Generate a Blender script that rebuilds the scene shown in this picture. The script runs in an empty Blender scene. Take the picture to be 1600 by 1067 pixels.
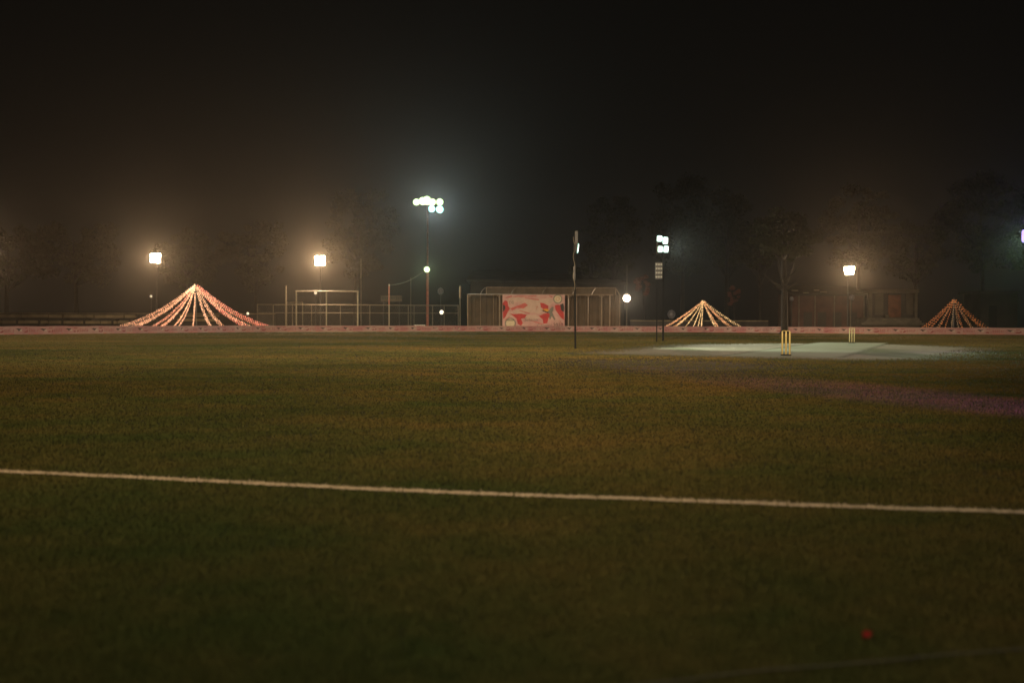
import bpy, math, random
import numpy as np
from mathutils import Vector, Matrix
S = bpy.context.scene
C = S.collection
R = math.radians
random.seed(7); RNG = np.random.default_rng(11)

# ------------------------------------------------------------------ camera
CAMH = 0.95
F_PX = 1650.0                       # focal length in pixels of a 1600 wide frame
PITCH = math.atan(30.0/F_PX); ROLL = math.atan(4.0/1600)
FW = Vector((0, math.cos(PITCH), -math.sin(PITCH)))
R0 = Vector((1, 0, 0)); U0 = R0.cross(FW)
RT = R0*math.cos(ROLL) + U0*math.sin(ROLL); UP = -R0*math.sin(ROLL) + U0*math.cos(ROLL)
cd = bpy.data.cameras.new('camera'); cam = bpy.data.objects.new('camera', cd); C.objects.link(cam)
cd.sensor_width = 36; cd.lens = F_PX/1600*36; cd.clip_end = 900; cd.clip_start = 0.05
cam.matrix_world = Matrix(((RT.x, UP.x, -FW.x, 0), (RT.y, UP.y, -FW.y, 0), (RT.z, UP.z, -FW.z, CAMH), (0, 0, 0, 1)))
cd.dof.use_dof = True; cd.dof.focus_distance = 26; cd.dof.aperture_fstop = 1.6
S.camera = cam

def ray(px, py):
    return (FW + RT*((px-800)/F_PX) - UP*((py-533.5)/F_PX))
def at(px, py, D):                  # point at a pixel and a distance along y
    d = ray(px, py); t = D/d.y
    return Vector((d.x*t, D, CAMH + d.z*t))
def ground(px, py, z=0.0):
    d = ray(px, py); t = (z-CAMH)/d.z
    return Vector((d.x*t, d.y*t, z))
def hz(px, py, D): return at(px, py, D).z
def xs(px, D): return at(px, 500, D).x

# ------------------------------------------------------------------ world, exposure
w = bpy.data.worlds.new('World'); S.world = w; w.use_nodes = True
bg = w.node_tree.nodes['Background']
bg.inputs[0].default_value = (1.0, 0.92, 0.78, 1); bg.inputs[1].default_value = 0.0026
S.view_settings.view_transform = 'Standard'; S.view_settings.look = 'None'
S.view_settings.exposure = 0.0; S.view_settings.gamma = 1.0
S.render.engine = 'CYCLES'
cy = S.cycles
cy.max_bounces = 4; cy.diffuse_bounces = 2; cy.volume_bounces = 0; cy.transparent_max_bounces = 12
cy.sample_clamp_indirect = 4
cy.use_denoising = True; cy.denoising_input_passes = 'RGB_ALBEDO_NORMAL'; cy.denoising_prefilter = 'ACCURATE'; cy.use_adaptive_sampling = False; cy.use_light_tree = True

HALO = 1.0
def spot(name, loc, target, watts, color, cone=150, blend=1.0, radius=0.3, parent=None):
    l = bpy.data.lights.new(name, 'SPOT'); l.energy = watts; l.color = color
    l.spot_size = R(cone); l.spot_blend = blend; l.shadow_soft_size = radius
    o = bpy.data.objects.new(name, l); C.objects.link(o)
    o.location = loc; o.rotation_euler = (Vector(target)-Vector(loc)).to_track_quat('-Z', 'Y').to_euler()
    if parent is not None:
        o.parent = parent
        o.location = Vector(loc) - parent.location
    return o
WARM = (1.0, 0.66, 0.36); COOL = (0.80, 1.0, 0.84); NEUT = (1.0, 0.80, 0.54)
# out-of-frame floodlights, inferred from front-lit banners and grass; the last two are added
for lx, tx, wt in ((-18, -4, 5.0e5), (14, 2, 1.6e5)):
    o = spot('floodlight', (lx, -60, 14), (tx, -60+14/math.tan(R(6.0)), 0), wt, NEUT, 9.5, .9, .4)
    o.scale = (4.6, 1, 1)          # a wide, flat beam as field floodlights have
o = spot('floodlight', (-4, -25, 12), (-1.0, 26, 0), 80000, (1, .70, .37), 22, 1.0, .4); o.scale = (1.45, 1, 1)
spot('floodlight', (.2, -10, 7), (.3, 8.6, 0), 6300, (1, .82, .56), 34, 1.0, .3)  # added unseen spot; its narrow cone makes a vignette on the near grass
spot('floodlight', (10, -4, 4), (5.0, 14.0, 0), 15000, (.42, .06, .95), 9, 1.0, .2)  # added unseen violet spot, placed to lay the purple streak on the grass

# ------------------------------------------------------------------ materials
def mat(name, col, rough=.8, metal=0, emit=None, es=0, noise=0, nscale=4, col2=None, bump=0, spec=.3):
    m = bpy.data.materials.new(name); m.use_nodes = True
    nt = m.node_tree; b = nt.nodes['Principled BSDF']
    b.inputs['Base Color'].default_value = (*col, 1); b.inputs['Roughness'].default_value = rough
    b.inputs['Metallic'].default_value = metal; b.inputs['Specular IOR Level'].default_value = spec
    if noise or col2:
        tc = nt.nodes.new('ShaderNodeTexCoord'); n = nt.nodes.new('ShaderNodeTexNoise')
        n.inputs['Scale'].default_value = nscale; n.inputs['Detail'].default_value = 5
        nt.links.new(tc.outputs['Object'], n.inputs['Vector'])
        r = nt.nodes.new('ShaderNodeValToRGB'); nt.links.new(n.outputs[0], r.inputs[0])
        c2 = col2 or tuple(c*(1-noise) for c in col)
        r.color_ramp.elements[0].position = .38; r.color_ramp.elements[1].position = .62
        r.color_ramp.elements[0].color = (*c2, 1); r.color_ramp.elements[1].color = (*col, 1)
        nt.links.new(r.outputs[0], b.inputs['Base Color'])
        if bump:
            bp = nt.nodes.new('ShaderNodeBump'); bp.inputs['Strength'].default_value = bump
            nt.links.new(n.outputs[0], bp.inputs['Height']); nt.links.new(bp.outputs[0], b.inputs['Normal'])
    if emit:
        b.inputs['Emission Color'].default_value = (*emit, 1); b.inputs['Emission Strength'].default_value = es
        m.cycles.emission_sampling = 'NONE'
    return m

def grass_nodes(m, blade=False):
    nt = m.node_tree; b = nt.nodes['Principled BSDF']; N = nt.nodes.new; L = nt.links.new
    geo = N('ShaderNodeNewGeometry')
    def noise(scale, detail=4, rough=.55, sx=1, sy=1):
        mp = N('ShaderNodeMapping'); mp.inputs['Scale'].default_value = (sx, sy, 0 if not blade else 0)
        L(geo.outputs['Position'], mp.inputs[0])
        n = N('ShaderNodeTexNoise'); n.inputs['Scale'].default_value = scale; n.inputs['Detail'].default_value = detail
        n.inputs['Roughness'].default_value = rough; L(mp.outputs[0], n.inputs['Vector']); return n.outputs[0]
    def ramp(src, p0, p1, c0, c1):
        r = N('ShaderNodeValToRGB'); e = r.color_ramp.elements
        e[0].position = p0; e[1].position = p1; e[0].color = (*c0, 1); e[1].color = (*c1, 1); L(src, r.inputs[0]); return r.outputs[0]
    def mix(f, a, bb, mode='MIX'):
        x = N('ShaderNodeMix'); x.data_type = 'RGBA'; x.blend_type = mode
        if isinstance(f, float): x.inputs[0].default_value = f
        else: L(f, x.inputs[0])
        L(a, x.inputs[6]); L(bb, x.inputs[7]); return x.outputs[2]
    big = ramp(noise(.11, 5, .6, 1, 1.6), .40, .62, (.050, .062, .027), (.112, .075, .035))
    midn = ramp(noise(.8, 6, .65, 1, 1.2), .38, .66, (.044, .057, .025), (.112, .077, .037))
    c = mix(.55, big, midn)
    huge = ramp(noise(.05, 6, .62, 1, 1.0), .40, .60, (.50, .62, .52), (1.38, 1.17, 1.0))
    c = mix(1.0, c, huge, 'MULTIPLY')
    fine = ramp(noise(9, 6, .7), .33, .70, (.66, .72, .64), (1.25, 1.18, 1.08))
    c = mix(.85, c, fine, 'MULTIPLY')
    if blade:
        vf = ramp(noise(60, 2, .6), .35, .68, (.7, .8, .65), (1.4, 1.3, 1.1))
        c = mix(.5, c, vf, 'MULTIPLY')
    else:
        vf = ramp(noise(45, 3, .7), .3, .7, (.55, .6, .5), (1.4, 1.35, 1.3))
        c = mix(.7, c, vf, 'MULTIPLY')
        bp = N('ShaderNodeBump'); bp.inputs['Strength'].default_value = .35; bp.inputs['Distance'].default_value = .03
        L(noise(30, 5, .7), bp.inputs['Height']); L(bp.outputs[0], b.inputs['Normal'])
    L(c, b.inputs['Base Color'])
    b.inputs['Roughness'].default_value = 1; b.inputs['Specular IOR Level'].default_value = .05

M = {}
M['turf'] = mat('turf', (.08, .07, .03)); grass_nodes(M['turf'])
M['blade'] = mat('grass_blade', (.08, .07, .03)); grass_nodes(M['blade'], True)
M['chalk'] = mat('chalk', (.52, .43, .33), 1, noise=.22, nscale=18, spec=.05)
M['steel'] = mat('steel', (.38, .36, .33), .5, .3, noise=.3, nscale=6)
M['white_post'] = mat('white_post', (.25, .215, .16), .6, noise=.25, nscale=3)
M['rail'] = mat('rail', (.13, .11, .08), .6, noise=.3, nscale=3)
M['rust'] = mat('rust_paint', (.28, .085, .055), .7, noise=.35, nscale=3)
M['dark'] = mat('dark_metal', (.035, .032, .03), .6, noise=.3)
M['black'] = mat('black_plastic', (.012, .012, .012), .9, spec=.02)
M['warmglass'] = mat('warm_lamp_glass', (.9, .8, .7), .3, emit=(1, .80, .58), es=22)
M['coolglass'] = mat('cool_lamp_glass', (.8, .9, .9), .3, emit=(.78, 1.0, .95), es=2.0)
M['greenglass'] = mat('green_white_lamp_glass', (.8, .9, .8), .3, emit=(.82, 1.0, .60), es=2.0)
M['blueglass'] = mat('blue_white_lamp_glass', (.8, .9, .9), .3, emit=(.66, .95, 1.0), es=1.9)
M['violetglass'] = mat('violet_lamp_glass', (.6, .5, .9), .3, emit=(.26, .14, 1.0), es=1.0)
M['tinyglow'] = mat('tiny_lamp_glow', (.5, .45, .4), .3, emit=(1, .85, .62), es=.8)
M['rimgreen'] = mat('green_lamp_rim', (.4, .5, .3), .3, emit=(.55, .9, .30), es=.9)
M['rimcyan'] = mat('cyan_lamp_rim', (.3, .5, .45), .3, emit=(.25, .85, .68), es=.9)
M['rimwarm'] = mat('peach_lamp_rim', (.5, .4, .3), .3, emit=(1, .58, .34), es=.9)
M['smallglow'] = mat('small_lamp_glow', (.9, .8, .7), .3, emit=(1, .85, .62), es=3.0)
M['dimglow'] = mat('dim_lamp_glow', (.06, .05, .045), .3, emit=(.8, .75, .7), es=.02)
M['reflector'] = mat('unlit_reflector', (.22, .22, .20), .5, .2)
M['wash'] = mat('pale_pink_print', (.60, .41, .33), .85, noise=.12, nscale=2)
M['pink'] = mat('pink_banner_cloth', (.50, .26, .24), .85, col2=(.60, .38, .32), nscale=1.1)
M['pinkband'] = mat('pink_band_cloth', (.34, .155, .15), .85, col2=(.38, .235, .205), nscale=.9)
M['red'] = mat('red_print', (.52, .06, .055), .8, noise=.2, nscale=3)
M['softred'] = mat('soft_red_print', (.58, .14, .12), .8, noise=.25, nscale=3)
M['bandred'] = mat('band_red_print', (.27, .065, .065), .8, noise=.25, nscale=2)
M['ink'] = mat('dark_print', (.06, .045, .04), .8, noise=.3)
M['cream'] = mat('cream_print', (.66, .54, .36), .8, noise=.12, nscale=4)
M['paleband'] = mat('pale_band_print', (.44, .34, .28), .8, noise=.12, nscale=4)
M['greyink'] = mat('grey_print', (.22, .20, .16), .8, noise=.2)
M['orangeink'] = mat('orange_print', (.72, .33, .05), .8, noise=.2)
M['browncloth'] = mat('brown_shade_cloth', (.09, .062, .038), .9, noise=.2, nscale=1.2)
M['fascia'] = mat('fascia_cloth', (.10, .072, .046), .9, noise=.2, nscale=1.2)
M['brownframe'] = mat('brown_frame', (.24, .165, .105), .6, noise=.3, nscale=2)
M['soil'] = mat('worn_soil', (.150, .098, .058), 1, col2=(.085, .068, .034), nscale=.9, spec=.05)
M['clay'] = mat('rolled_clay', (.34, .34, .23), .95, col2=(.27, .28, .17), nscale=.35, spec=.1)
M['yellow'] = mat('yellow_stump', (.42, .32, .12), .5, noise=.15, nscale=6)
M['paleyellow'] = mat('pale_yellow_stump', (.48, .44, .24), .5, noise=.1, nscale=6)
M['concrete'] = mat('concrete', (.10, .085, .062), .9, noise=.35, nscale=1.5)
M['bench'] = mat('bench_slab', (.22, .17, .10), .9, noise=.4, nscale=.8)
M['plaster'] = mat('old_plaster', (.085, .07, .05), .9, noise=.3, nscale=1.0)
M['redwall'] = mat('red_wall', (.075, .036, .028), .9, noise=.35, nscale=1.0)
M['redpanel'] = mat('red_panel', (.13, .045, .022), .9, noise=.4, nscale=1.4)
M['roof'] = mat('roof_sheet', (.04, .032, .027), .8, noise=.3, nscale=1.0)
M['darkwall'] = mat('dark_wall', (.040, .033, .027), .9, noise=.3, nscale=.8)
M['opening'] = mat('opening', (.012, .011, .01), .9)
M['bark'] = mat('bark', (.018, .014, .011), .95, noise=.45, nscale=3, bump=.5)
M['leaf'] = mat('leaf', (.030, .036, .015), .9, spec=.05, col2=(.018, .022, .010), nscale=.45)
M['leafb'] = mat('olive_leaf', (.034, .034, .015), .9, spec=.05, col2=(.021, .021, .010), nscale=.5)
M['redleaf'] = mat('dry_red_leaf', (.10, .032, .02), .8, noise=.4, nscale=1.2)
M['scrap'] = mat('red_scrap', (.16, .008, .008), .6)
M['whitepaint'] = mat('white_paint', (.8, .76, .68), .6, noise=.1)

# ------------------------------------------------------------------ mesh helpers
class MB:
    def __init__(s): s.v = []; s.f = []; s.m = []
    def add(s, vs, fs, mi=0):
        o = len(s.v); s.v += [tuple(v) for v in vs]
        for f in fs: s.f.append(tuple(i+o for i in f)); s.m.append(mi)
    def box(s, c, size, mi=0, rz=0.0, taper=1.0):
        x, y, z = (a/2 for a in size); ca, sa = math.cos(rz), math.sin(rz); vs = []
        for dz in (-z, z):
            k = taper if dz > 0 else 1
            for dx, dy in ((-x, -y), (x, -y), (x, y), (-x, y)):
                vs.append((c[0]+(dx*ca-dy*sa)*k, c[1]+(dx*sa+dy*ca)*k, c[2]+dz))
        s.add(vs, [(0, 3, 2, 1), (4, 5, 6, 7), (0, 1, 5, 4), (1, 2, 6, 5), (2, 3, 7, 6), (3, 0, 4, 7)], mi)
    def tube(s, pts, r, n=8, mi=0, caps=True):
        pts = [Vector(p) for p in pts]; rs = r if isinstance(r, (list, tuple)) else [r]*len(pts)
        base = len(s.v); prev = None
        for i, p in enumerate(pts):
            d = (pts[min(i+1, len(pts)-1)]-pts[max(i-1, 0)]).normalized()
            a = d.orthogonal().normalized() if prev is None else (prev - d*prev.dot(d)).normalized()
            prev = a; b = d.cross(a)
            for k in range(n):
                t = 2*math.pi*k/n; s.v.append(tuple(p + (a*math.cos(t)+b*math.sin(t))*rs[i]))
        for i in range(len(pts)-1):
            for k in range(n):
                q = base+i*n; s.f.append((q+k, q+(k+1) % n, q+n+(k+1) % n, q+n+k)); s.m.append(mi)
        if caps:
            s.f.append(tuple(base+k for k in range(n))[::-1]); s.m.append(mi)
            q = base+(len(pts)-1)*n; s.f.append(tuple(q+k for k in range(n))); s.m.append(mi)
    def disc(s, c, axis, r, thick, n=20, mi=0):
        a = Vector(axis).normalized(); c = Vector(c); s.tube([c-a*thick/2, c+a*thick/2], r, n, mi)
    def ball(s, c, r, mi=0, sq=(1, 1, 1), n=10, k=6):
        vs = [(c[0], c[1], c[2]-r*sq[2])]
        for j in range(1, k):
            ph = -math.pi/2+math.pi*j/k
            for i in range(n):
                th = 2*math.pi*i/n
                vs.append((c[0]+r*sq[0]*math.cos(ph)*math.cos(th), c[1]+r*sq[1]*math.cos(ph)*math.sin(th), c[2]+r*sq[2]*math.sin(ph)))
        vs.append((c[0], c[1], c[2]+r*sq[2])); fs = []
        for i in range(n):
            fs.append((0, 1+(i+1) % n, 1+i)); t = 1+(k-2)*n; fs.append((len(vs)-1, t+i, t+(i+1) % n))
        for j in range(k-2):
            for i in range(n):
                q = 1+j*n; fs.append((q+i, q+(i+1) % n, q+n+(i+1) % n, q+n+i))
        s.add(vs, fs, mi)
    def build(s, name, mats, parent=None, smooth=False):
        me = bpy.data.meshes.new(name); me.from_pydata(s.v, [], s.f)
        if not isinstance(mats, (list, tuple)): mats = [mats]
        for m_ in mats: me.materials.append(m_)
        me.polygons.foreach_set('material_index', s.m)
        if smooth: me.polygons.foreach_set('use_smooth', [True]*len(s.f))
        me.update()
        o = bpy.data.objects.new(name, me); C.objects.link(o)
        if parent is not None:
            o.parent = parent
            off = parent_world(parent)
            me.transform(Matrix.Translation(-off))
        return o
def parent_world(p):
    v = Vector((0, 0, 0))
    while p is not None: v += p.location; p = p.parent
    return v
def np_mesh(name, V, Fq, m, parent=None):
    """V (n,3), Fq (k,3 or 4)"""
    me = bpy.data.meshes.new(name); k = Fq.shape[1]
    me.vertices.add(len(V)); me.vertices.foreach_set('co', V.astype(np.float32).ravel())
    me.loops.add(Fq.size); me.loops.foreach_set('vertex_index', Fq.astype(np.int32).ravel())
    me.polygons.add(len(Fq)); me.polygons.foreach_set('loop_start', np.arange(0, Fq.size, k, dtype=np.int32))
    me.materials.append(m); me.update(calc_edges=True); me.validate()
    o = bpy.data.objects.new(name, me); C.objects.link(o)
    if parent is not None: o.parent = parent; me.transform(Matrix.Translation(-parent_world(parent)))
    return o
def tag(o, label=None, cat=None, group=None, kind=None):
    if label: o['label'] = label
    if cat: o['category'] = cat
    if group: o['group'] = group
    if kind: o['kind'] = kind
    return o
def thing(name, loc, label, cat, group=None):
    o = bpy.data.objects.new(name, None); C.objects.link(o); o.location = loc; o.empty_display_size = .2
    return tag(o, label, cat, group)

# ------------------------------------------------------------------ ground, pitch, line
g = MB(); g.add([(-112, -68, 0), (112, -68, 0), (112, 197, 0), (-112, 197, 0)], [(0, 1, 2, 3)])
tag(g.build('ground', M['turf']), kind='structure')

# the clay square with its pitch strips; edges uneven
def poly_sheet(name, outline, z, m, jitter, step=.5):
    pts = []
    for i in range(len(outline)):
        a = Vector(outline[i]); b = Vector(outline[(i+1) % len(outline)]); n = max(1, int((b-a).length/step))
        for k in range(n):
            p = a.lerp(b, k/n); pts.append((p.x+random.uniform(-jitter, jitter), p.y+random.uniform(-jitter, jitter), z))
    me = MB(); me.add(pts, [tuple(range(len(pts)))]); return me.build(name, m)
corners = [ground(x, y) for x, y in ((905, 552), (1060, 537), (1230, 535.5), (1420, 538.5), (1560, 545), (1500, 563), (1330, 564), (1180, 560), (1010, 556.5))]
def clay_mat():
    m = bpy.data.materials.new('clay_square'); m.use_nodes = True; nt = m.node_tree; b = nt.nodes['Principled BSDF']
    N = nt.nodes.new; L = nt.links.new; geo = N('ShaderNodeNewGeometry')
    def noise(sc, rot=0, sx=1, sy=1, det=4):
        mp = N('ShaderNodeMapping'); mp.inputs['Rotation'].default_value = (0, 0, rot); mp.inputs['Scale'].default_value = (sx, sy, 0)
        L(geo.outputs['Position'], mp.inputs[0]); n = N('ShaderNodeTexNoise'); n.inputs['Scale'].default_value = sc; n.inputs['Detail'].default_value = det
        L(mp.outputs[0], n.inputs['Vector']); return n.outputs[0]
    r = N('ShaderNodeValToRGB'); L(noise(.30, R(22), 1.0, .22), r.inputs[0]); e = r.color_ramp.elements
    e[0].position = .34; e[0].color = (.13, .15, .06, 1); e[1].position = .50; e[1].color = (.36, .31, .22, 1)
    r2 = N('ShaderNodeValToRGB'); L(noise(3.0), r2.inputs[0]); e = r2.color_ramp.elements
    e[0].position = .3; e[0].color = (.7, .7, .66, 1); e[1].position = .7; e[1].color = (1.15, 1.12, 1.08, 1)
    x = N('ShaderNodeMix'); x.data_type = 'RGBA'; x.blend_type = 'MULTIPLY'; x.inputs[0].default_value = 1
    L(r.outputs[0], x.inputs[6]); L(r2.outputs[0], x.inputs[7]); L(x.outputs[2], b.inputs['Base Color'])
    b.inputs['Roughness'].default_value = 1; b.inputs['Specular IOR Level'].default_value = .1
    return m
def pdist(px_, py_, poly):           # signed distance, positive inside
    d = np.full(px_.shape, 1e9); n = len(poly)
    for i in range(n):
        ax, ay = poly[i]; bx_, by_ = poly[(i+1) % n]; ex, ey = bx_-ax, by_-ay
        t = np.clip(((px_-ax)*ex+(py_-ay)*ey)/(ex*ex+ey*ey), 0, 1); d = np.minimum(d, np.hypot(px_-ax-t*ex, py_-ay-t*ey))
    return np.where(inside(px_.ravel(), py_.ravel(), poly).reshape(px_.shape), d, -d)
def inside(px_, py_, poly):
    r = np.zeros(len(px_), bool); n = len(poly)
    for i in range(n):
        x1, y1 = poly[i]; x2, y2 = poly[(i+1) % n]
        c = ((y1 > py_) != (y2 > py_)) & (px_ < (x2-x1)*(py_-y1)/((y2-y1) if y2 != y1 else 1e-9)+x1); r ^= c
    return r
def soft_sheet(name, poly, z, m, inner, outer, st=.45):
    P_ = np.array(poly); x0, y0 = P_.min(0)-outer; x1, y1 = P_.max(0)+outer
    nx_, ny_ = int((x1-x0)/st)+1, int((y1-y0)/st)+1; X, Y = np.meshgrid(x0+st*np.arange(nx_), y0+st*np.arange(ny_))
    A = np.clip((pdist(X, Y, poly)+outer)/(inner+outer), 0, 1); V = [(float(x), float(y), z) for x, y in zip(X.ravel(), Y.ravel())]; F = []
    for j_ in range(ny_-1):
        for i_ in range(nx_-1):
            if A[j_:j_+2, i_:i_+2].max() > 0: q = j_*nx_+i_; F.append((q, q+1, q+nx_+1, q+nx_))
    mb = MB(); mb.add(V, F); return soft_edge(mb.build(name, m), A.ravel().tolist(), m)
def soft_edge(o, A, m):
    at_ = o.data.attributes.new('edge', 'FLOAT', 'POINT'); at_.data.foreach_set('value', A)
    nt = m.node_tree; b = nt.nodes['Principled BSDF']; N = nt.nodes.new; L = nt.links.new
    a = N('ShaderNodeAttribute'); a.attribute_name = 'edge'; g_ = N('ShaderNodeNewGeometry'); nz = N('ShaderNodeTexNoise'); nz.inputs['Scale'].default_value = 1.6; nz.inputs['Detail'].default_value = 7; nz.inputs['Roughness'].default_value = .75
    L(g_.outputs['Position'], nz.inputs['Vector']); ad = N('ShaderNodeMath'); ad.operation = 'ADD'; L(a.outputs['Fac'], ad.inputs[0]); L(nz.outputs[0], ad.inputs[1])
    mr = N('ShaderNodeMapRange'); mr.inputs[1].default_value = .75; mr.inputs[2].default_value = 1.35; L(ad.outputs[0], mr.inputs[0]); L(mr.outputs[0], b.inputs['Alpha'])
    return o
corners = [ground(x, y) for x, y in ((890, 552.5), (1060, 538.5), (1230, 536.5), (1420, 538.5), (1540, 544), (1490, 562), (1330, 563), (1180, 559.5), (1010, 556))]
tag(soft_sheet('pitch_square', [(p.x, p.y) for p in corners], .004, clay_mat(), 1.6, 2.0), kind='structure')
worn = [tuple(ground(x, y).xy) for x, y in ((850, 561), (1010, 560), (1200, 565), (1290, 575), (1180, 584), (1000, 583), (880, 575))]
tag(soft_sheet('worn_soil', worn, .002, M['soil'], 2.0, 1.8), kind='structure')
near_c = ground(1228, 556); far_c = ground(1331, 536)
u = (far_c-near_c); u.z = 0; u.normalize(); v = Vector((-u.y, u.x, 0))
a0 = near_c-u*1.6; a1 = far_c+u*1.6
V = []; A = []; F = []; NA = 40; offs_ = (-2.0, -1.3, 1.3, 2.0)
for i in range(NA+1):
    c = a0.lerp(a1, i/NA)
    for k, o_ in enumerate(offs_):
        q = c+v*o_; V.append((q.x, q.y, .008)); A.append(1.0 if k in (1, 2) and 0 < i < NA else 0.0)
for i in range(NA):
    for k in range(3): F.append((i*4+k+1, i*4+k, i*4+4+k, i*4+5+k))
mb = MB(); mb.add(V, F); soft_edge(mb.build('cricket_pitch', M['clay']), A, M['clay'])
tag(bpy.data.objects['cricket_pitch'], kind='structure')

# chalk line in the foreground: many uneven slivers, so that its edges follow the grass
lp = [(-1500, 688), (-700, 708), (-120, 731.5), (0, 737.6), (200, 746), (400, 756), (600, 766.5), (800, 774.6), (900, 777.6), (1000, 780.6), (1200, 787.8), (1400, 795), (1600, 801.5), (1720, 805.5), (2300, 824), (3000, 842)]
P = [ground(x, y) for x, y in lp]; L_ = MB(); cur = []
for i in range(len(P)-1):
    n = max(2, int((P[i+1]-P[i]).length/.012))
    for k in range(n): cur.append(P[i].lerp(P[i+1], k/n))
lo = []; hi = []
for i, p in enumerate(cur):
    wv = .010*math.sin(i*.021)+.006*math.sin(i*.13)
    lo.append((p.x, p.y-.040+wv+random.gauss(0, .007), .006)); hi.append((p.x, p.y+.040+wv+random.gauss(0, .007), .006))
V = []; F = []
for a, b in zip(lo, hi): V += [a, (a[0], (a[1]+b[1])/2, .013+random.uniform(-.003, .003)), b]
for i in range(len(cur)-1):
    q = i*3; F += [(q, q+3, q+4, q+1), (q+1, q+4, q+5, q+2)]
L_.add(V, F)
# chalked blades standing along it
for i in range(0, len(cur)*6):
    p = random.choice(cur); x = p.x+random.uniform(-.01, .01); y = p.y+random.gauss(0, .026); h = random.uniform(.008, .022); t = random.uniform(0, 3.14); wd = .0022
    c_, s_ = math.cos(t)*wd, math.sin(t)*wd
    L_.add([(x-c_, y-s_, .004), (x+c_, y+s_, .004), (x+random.gauss(0, .005), y+random.gauss(0, .005), h)], [(0, 1, 2)])
tag(L_.build('boundary_line', M['chalk']), kind='structure')

# grass blades in the foreground
def blades():
    n = 900000
    D = 2.25*np.exp(RNG.random(n)*np.log(108/2.25))
    X = (RNG.random(n)*2-1)*(.56*D+2.6)
    h = RNG.uniform(.010, .025, n); wd = np.maximum(.0016, .0007*D)*RNG.uniform(.6, 1.4, n); t = RNG.normal(0, .7, n)
    lx = RNG.normal(0, .008, n); ly = RNG.normal(0, .008, n)
    # thin out near the chalk line so it stays readable
    ly0 = np.interp(X, [p.x for p in P], [p.y for p in P]); keep = (np.abs(D-ly0) > .07) | (RNG.random(n) < .18)
    keep &= RNG.random(n) > np.clip((pdist(X, D, [(p.x, p.y) for p in corners])+1.0)/2.2, 0, 1)
    keep &= RNG.random(n) > .7*np.clip((pdist(X, D, worn)+1.2)/2.4, 0, 1)
    keep &= ~inside(X, D, [tuple((a0+v*1.6).xy), tuple((a1+v*1.6).xy), tuple((a1-v*1.6).xy), tuple((a0-v*1.6).xy)])
    fx = [xs(a, d) for a, d in ((-60, 68), (20, 73.6), (200, 82.5), (400, 96), (600, 103), (800, 106.5), (1100, 103.5), (1300, 95.5), (1600, 87))]
    keep &= D < np.interp(X, fx, (68, 73.6, 82.5, 96, 103, 106.5, 103.5, 95.5, 87))-.2
    D, X, h, wd, t, lx, ly = (a[keep] for a in (D, X, h, wd, t, lx, ly)); n = len(D)
    c_, s_ = np.cos(t)*wd, np.sin(t)*wd
    V = np.empty((n, 3, 3)); V[:, 0] = np.stack([X-c_, D-s_, np.zeros(n)], 1); V[:, 1] = np.stack([X+c_, D+s_, np.zeros(n)], 1)
    V[:, 2] = np.stack([X+lx, D+ly, h], 1)
    return np_mesh('grass', V.reshape(-1, 3), np.arange(3*n).reshape(-1, 3), M['blade'])
tag(blades(), kind='stuff')

cord = [(940, 1075), (1020, 1067), (1080, 1060), (1120, 1054), (1200, 1045), (1248, 1042), (1300, 1038), (1384, 1031), (1480, 1021), (1600, 1013), (1700, 1008)]
cb = MB(); cb.tube([ground(x, y, .022) for x, y in cord], .0022, 6)
tag(cb.build('cord', mat('pale_cord', (.05, .047, .036), .7)), 'thin pale cord lying across the near grass at lower right', 'cord')
sc_ = MB(); p = ground(1355, 991, .02)
sc_.add([(p.x-.012, p.y-.01, .018), (p.x+.006, p.y-.014, .022), (p.x+.016, p.y+.004, .028), (p.x, p.y+.012, .031), (p.x-.014, p.y+.004, .025),
         (p.x-.012, p.y-.01, .014), (p.x+.006, p.y-.014, .018), (p.x+.016, p.y+.004, .024), (p.x, p.y+.012, .027), (p.x-.014, p.y+.004, .021)],
        [(0, 1, 2, 3, 4), (9, 8, 7, 6, 5), (0, 5, 6, 1), (1, 6, 7, 2), (2, 7, 8, 3), (3, 8, 9, 4), (4, 9, 5, 0)])
tag(sc_.build('petal', M['scrap']), 'tiny red petal lying in the dark near grass', 'petal')

# ------------------------------------------------------------------ stumps
def stumps(c, m, label, ang):
    t = thing('cricket_stumps', c, label, 'stumps', 'stumps at both ends of the pitch')
    for k in (-1, 0, 1):
        s = MB(); q = c + v*(.105*k)
        s.tube([(q.x, q.y, .01), (q.x, q.y, .66), (q.x, q.y, .70), (q.x, q.y, .715)], [.024, .024, .021, .012], 10)
        s.build('stump', m, t, True)
    for k in (-.5, .5):
        b = MB(); q = c+v*(.105*k); b.tube([q-v*.05+Vector((0, 0, .722)), q-v*.02+Vector((0, 0, .724)), q+v*.02+Vector((0, 0, .724)), q+v*.05+Vector((0, 0, .722))], [.006, .010, .010, .006], 8); b.build('bail', m, t)
    b = MB(); b.box((c.x, c.y, .026), (.30, .09, .035), 0, math.atan2(v.y, v.x), .9); b.build('base', M['black'], t)
stumps(near_c, M['yellow'], 'yellow cricket stumps on a black base at the near end of the pitch', 0)
stumps(far_c, M['paleyellow'], 'pale cream cricket stumps at the far end of the pitch', 0)

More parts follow.
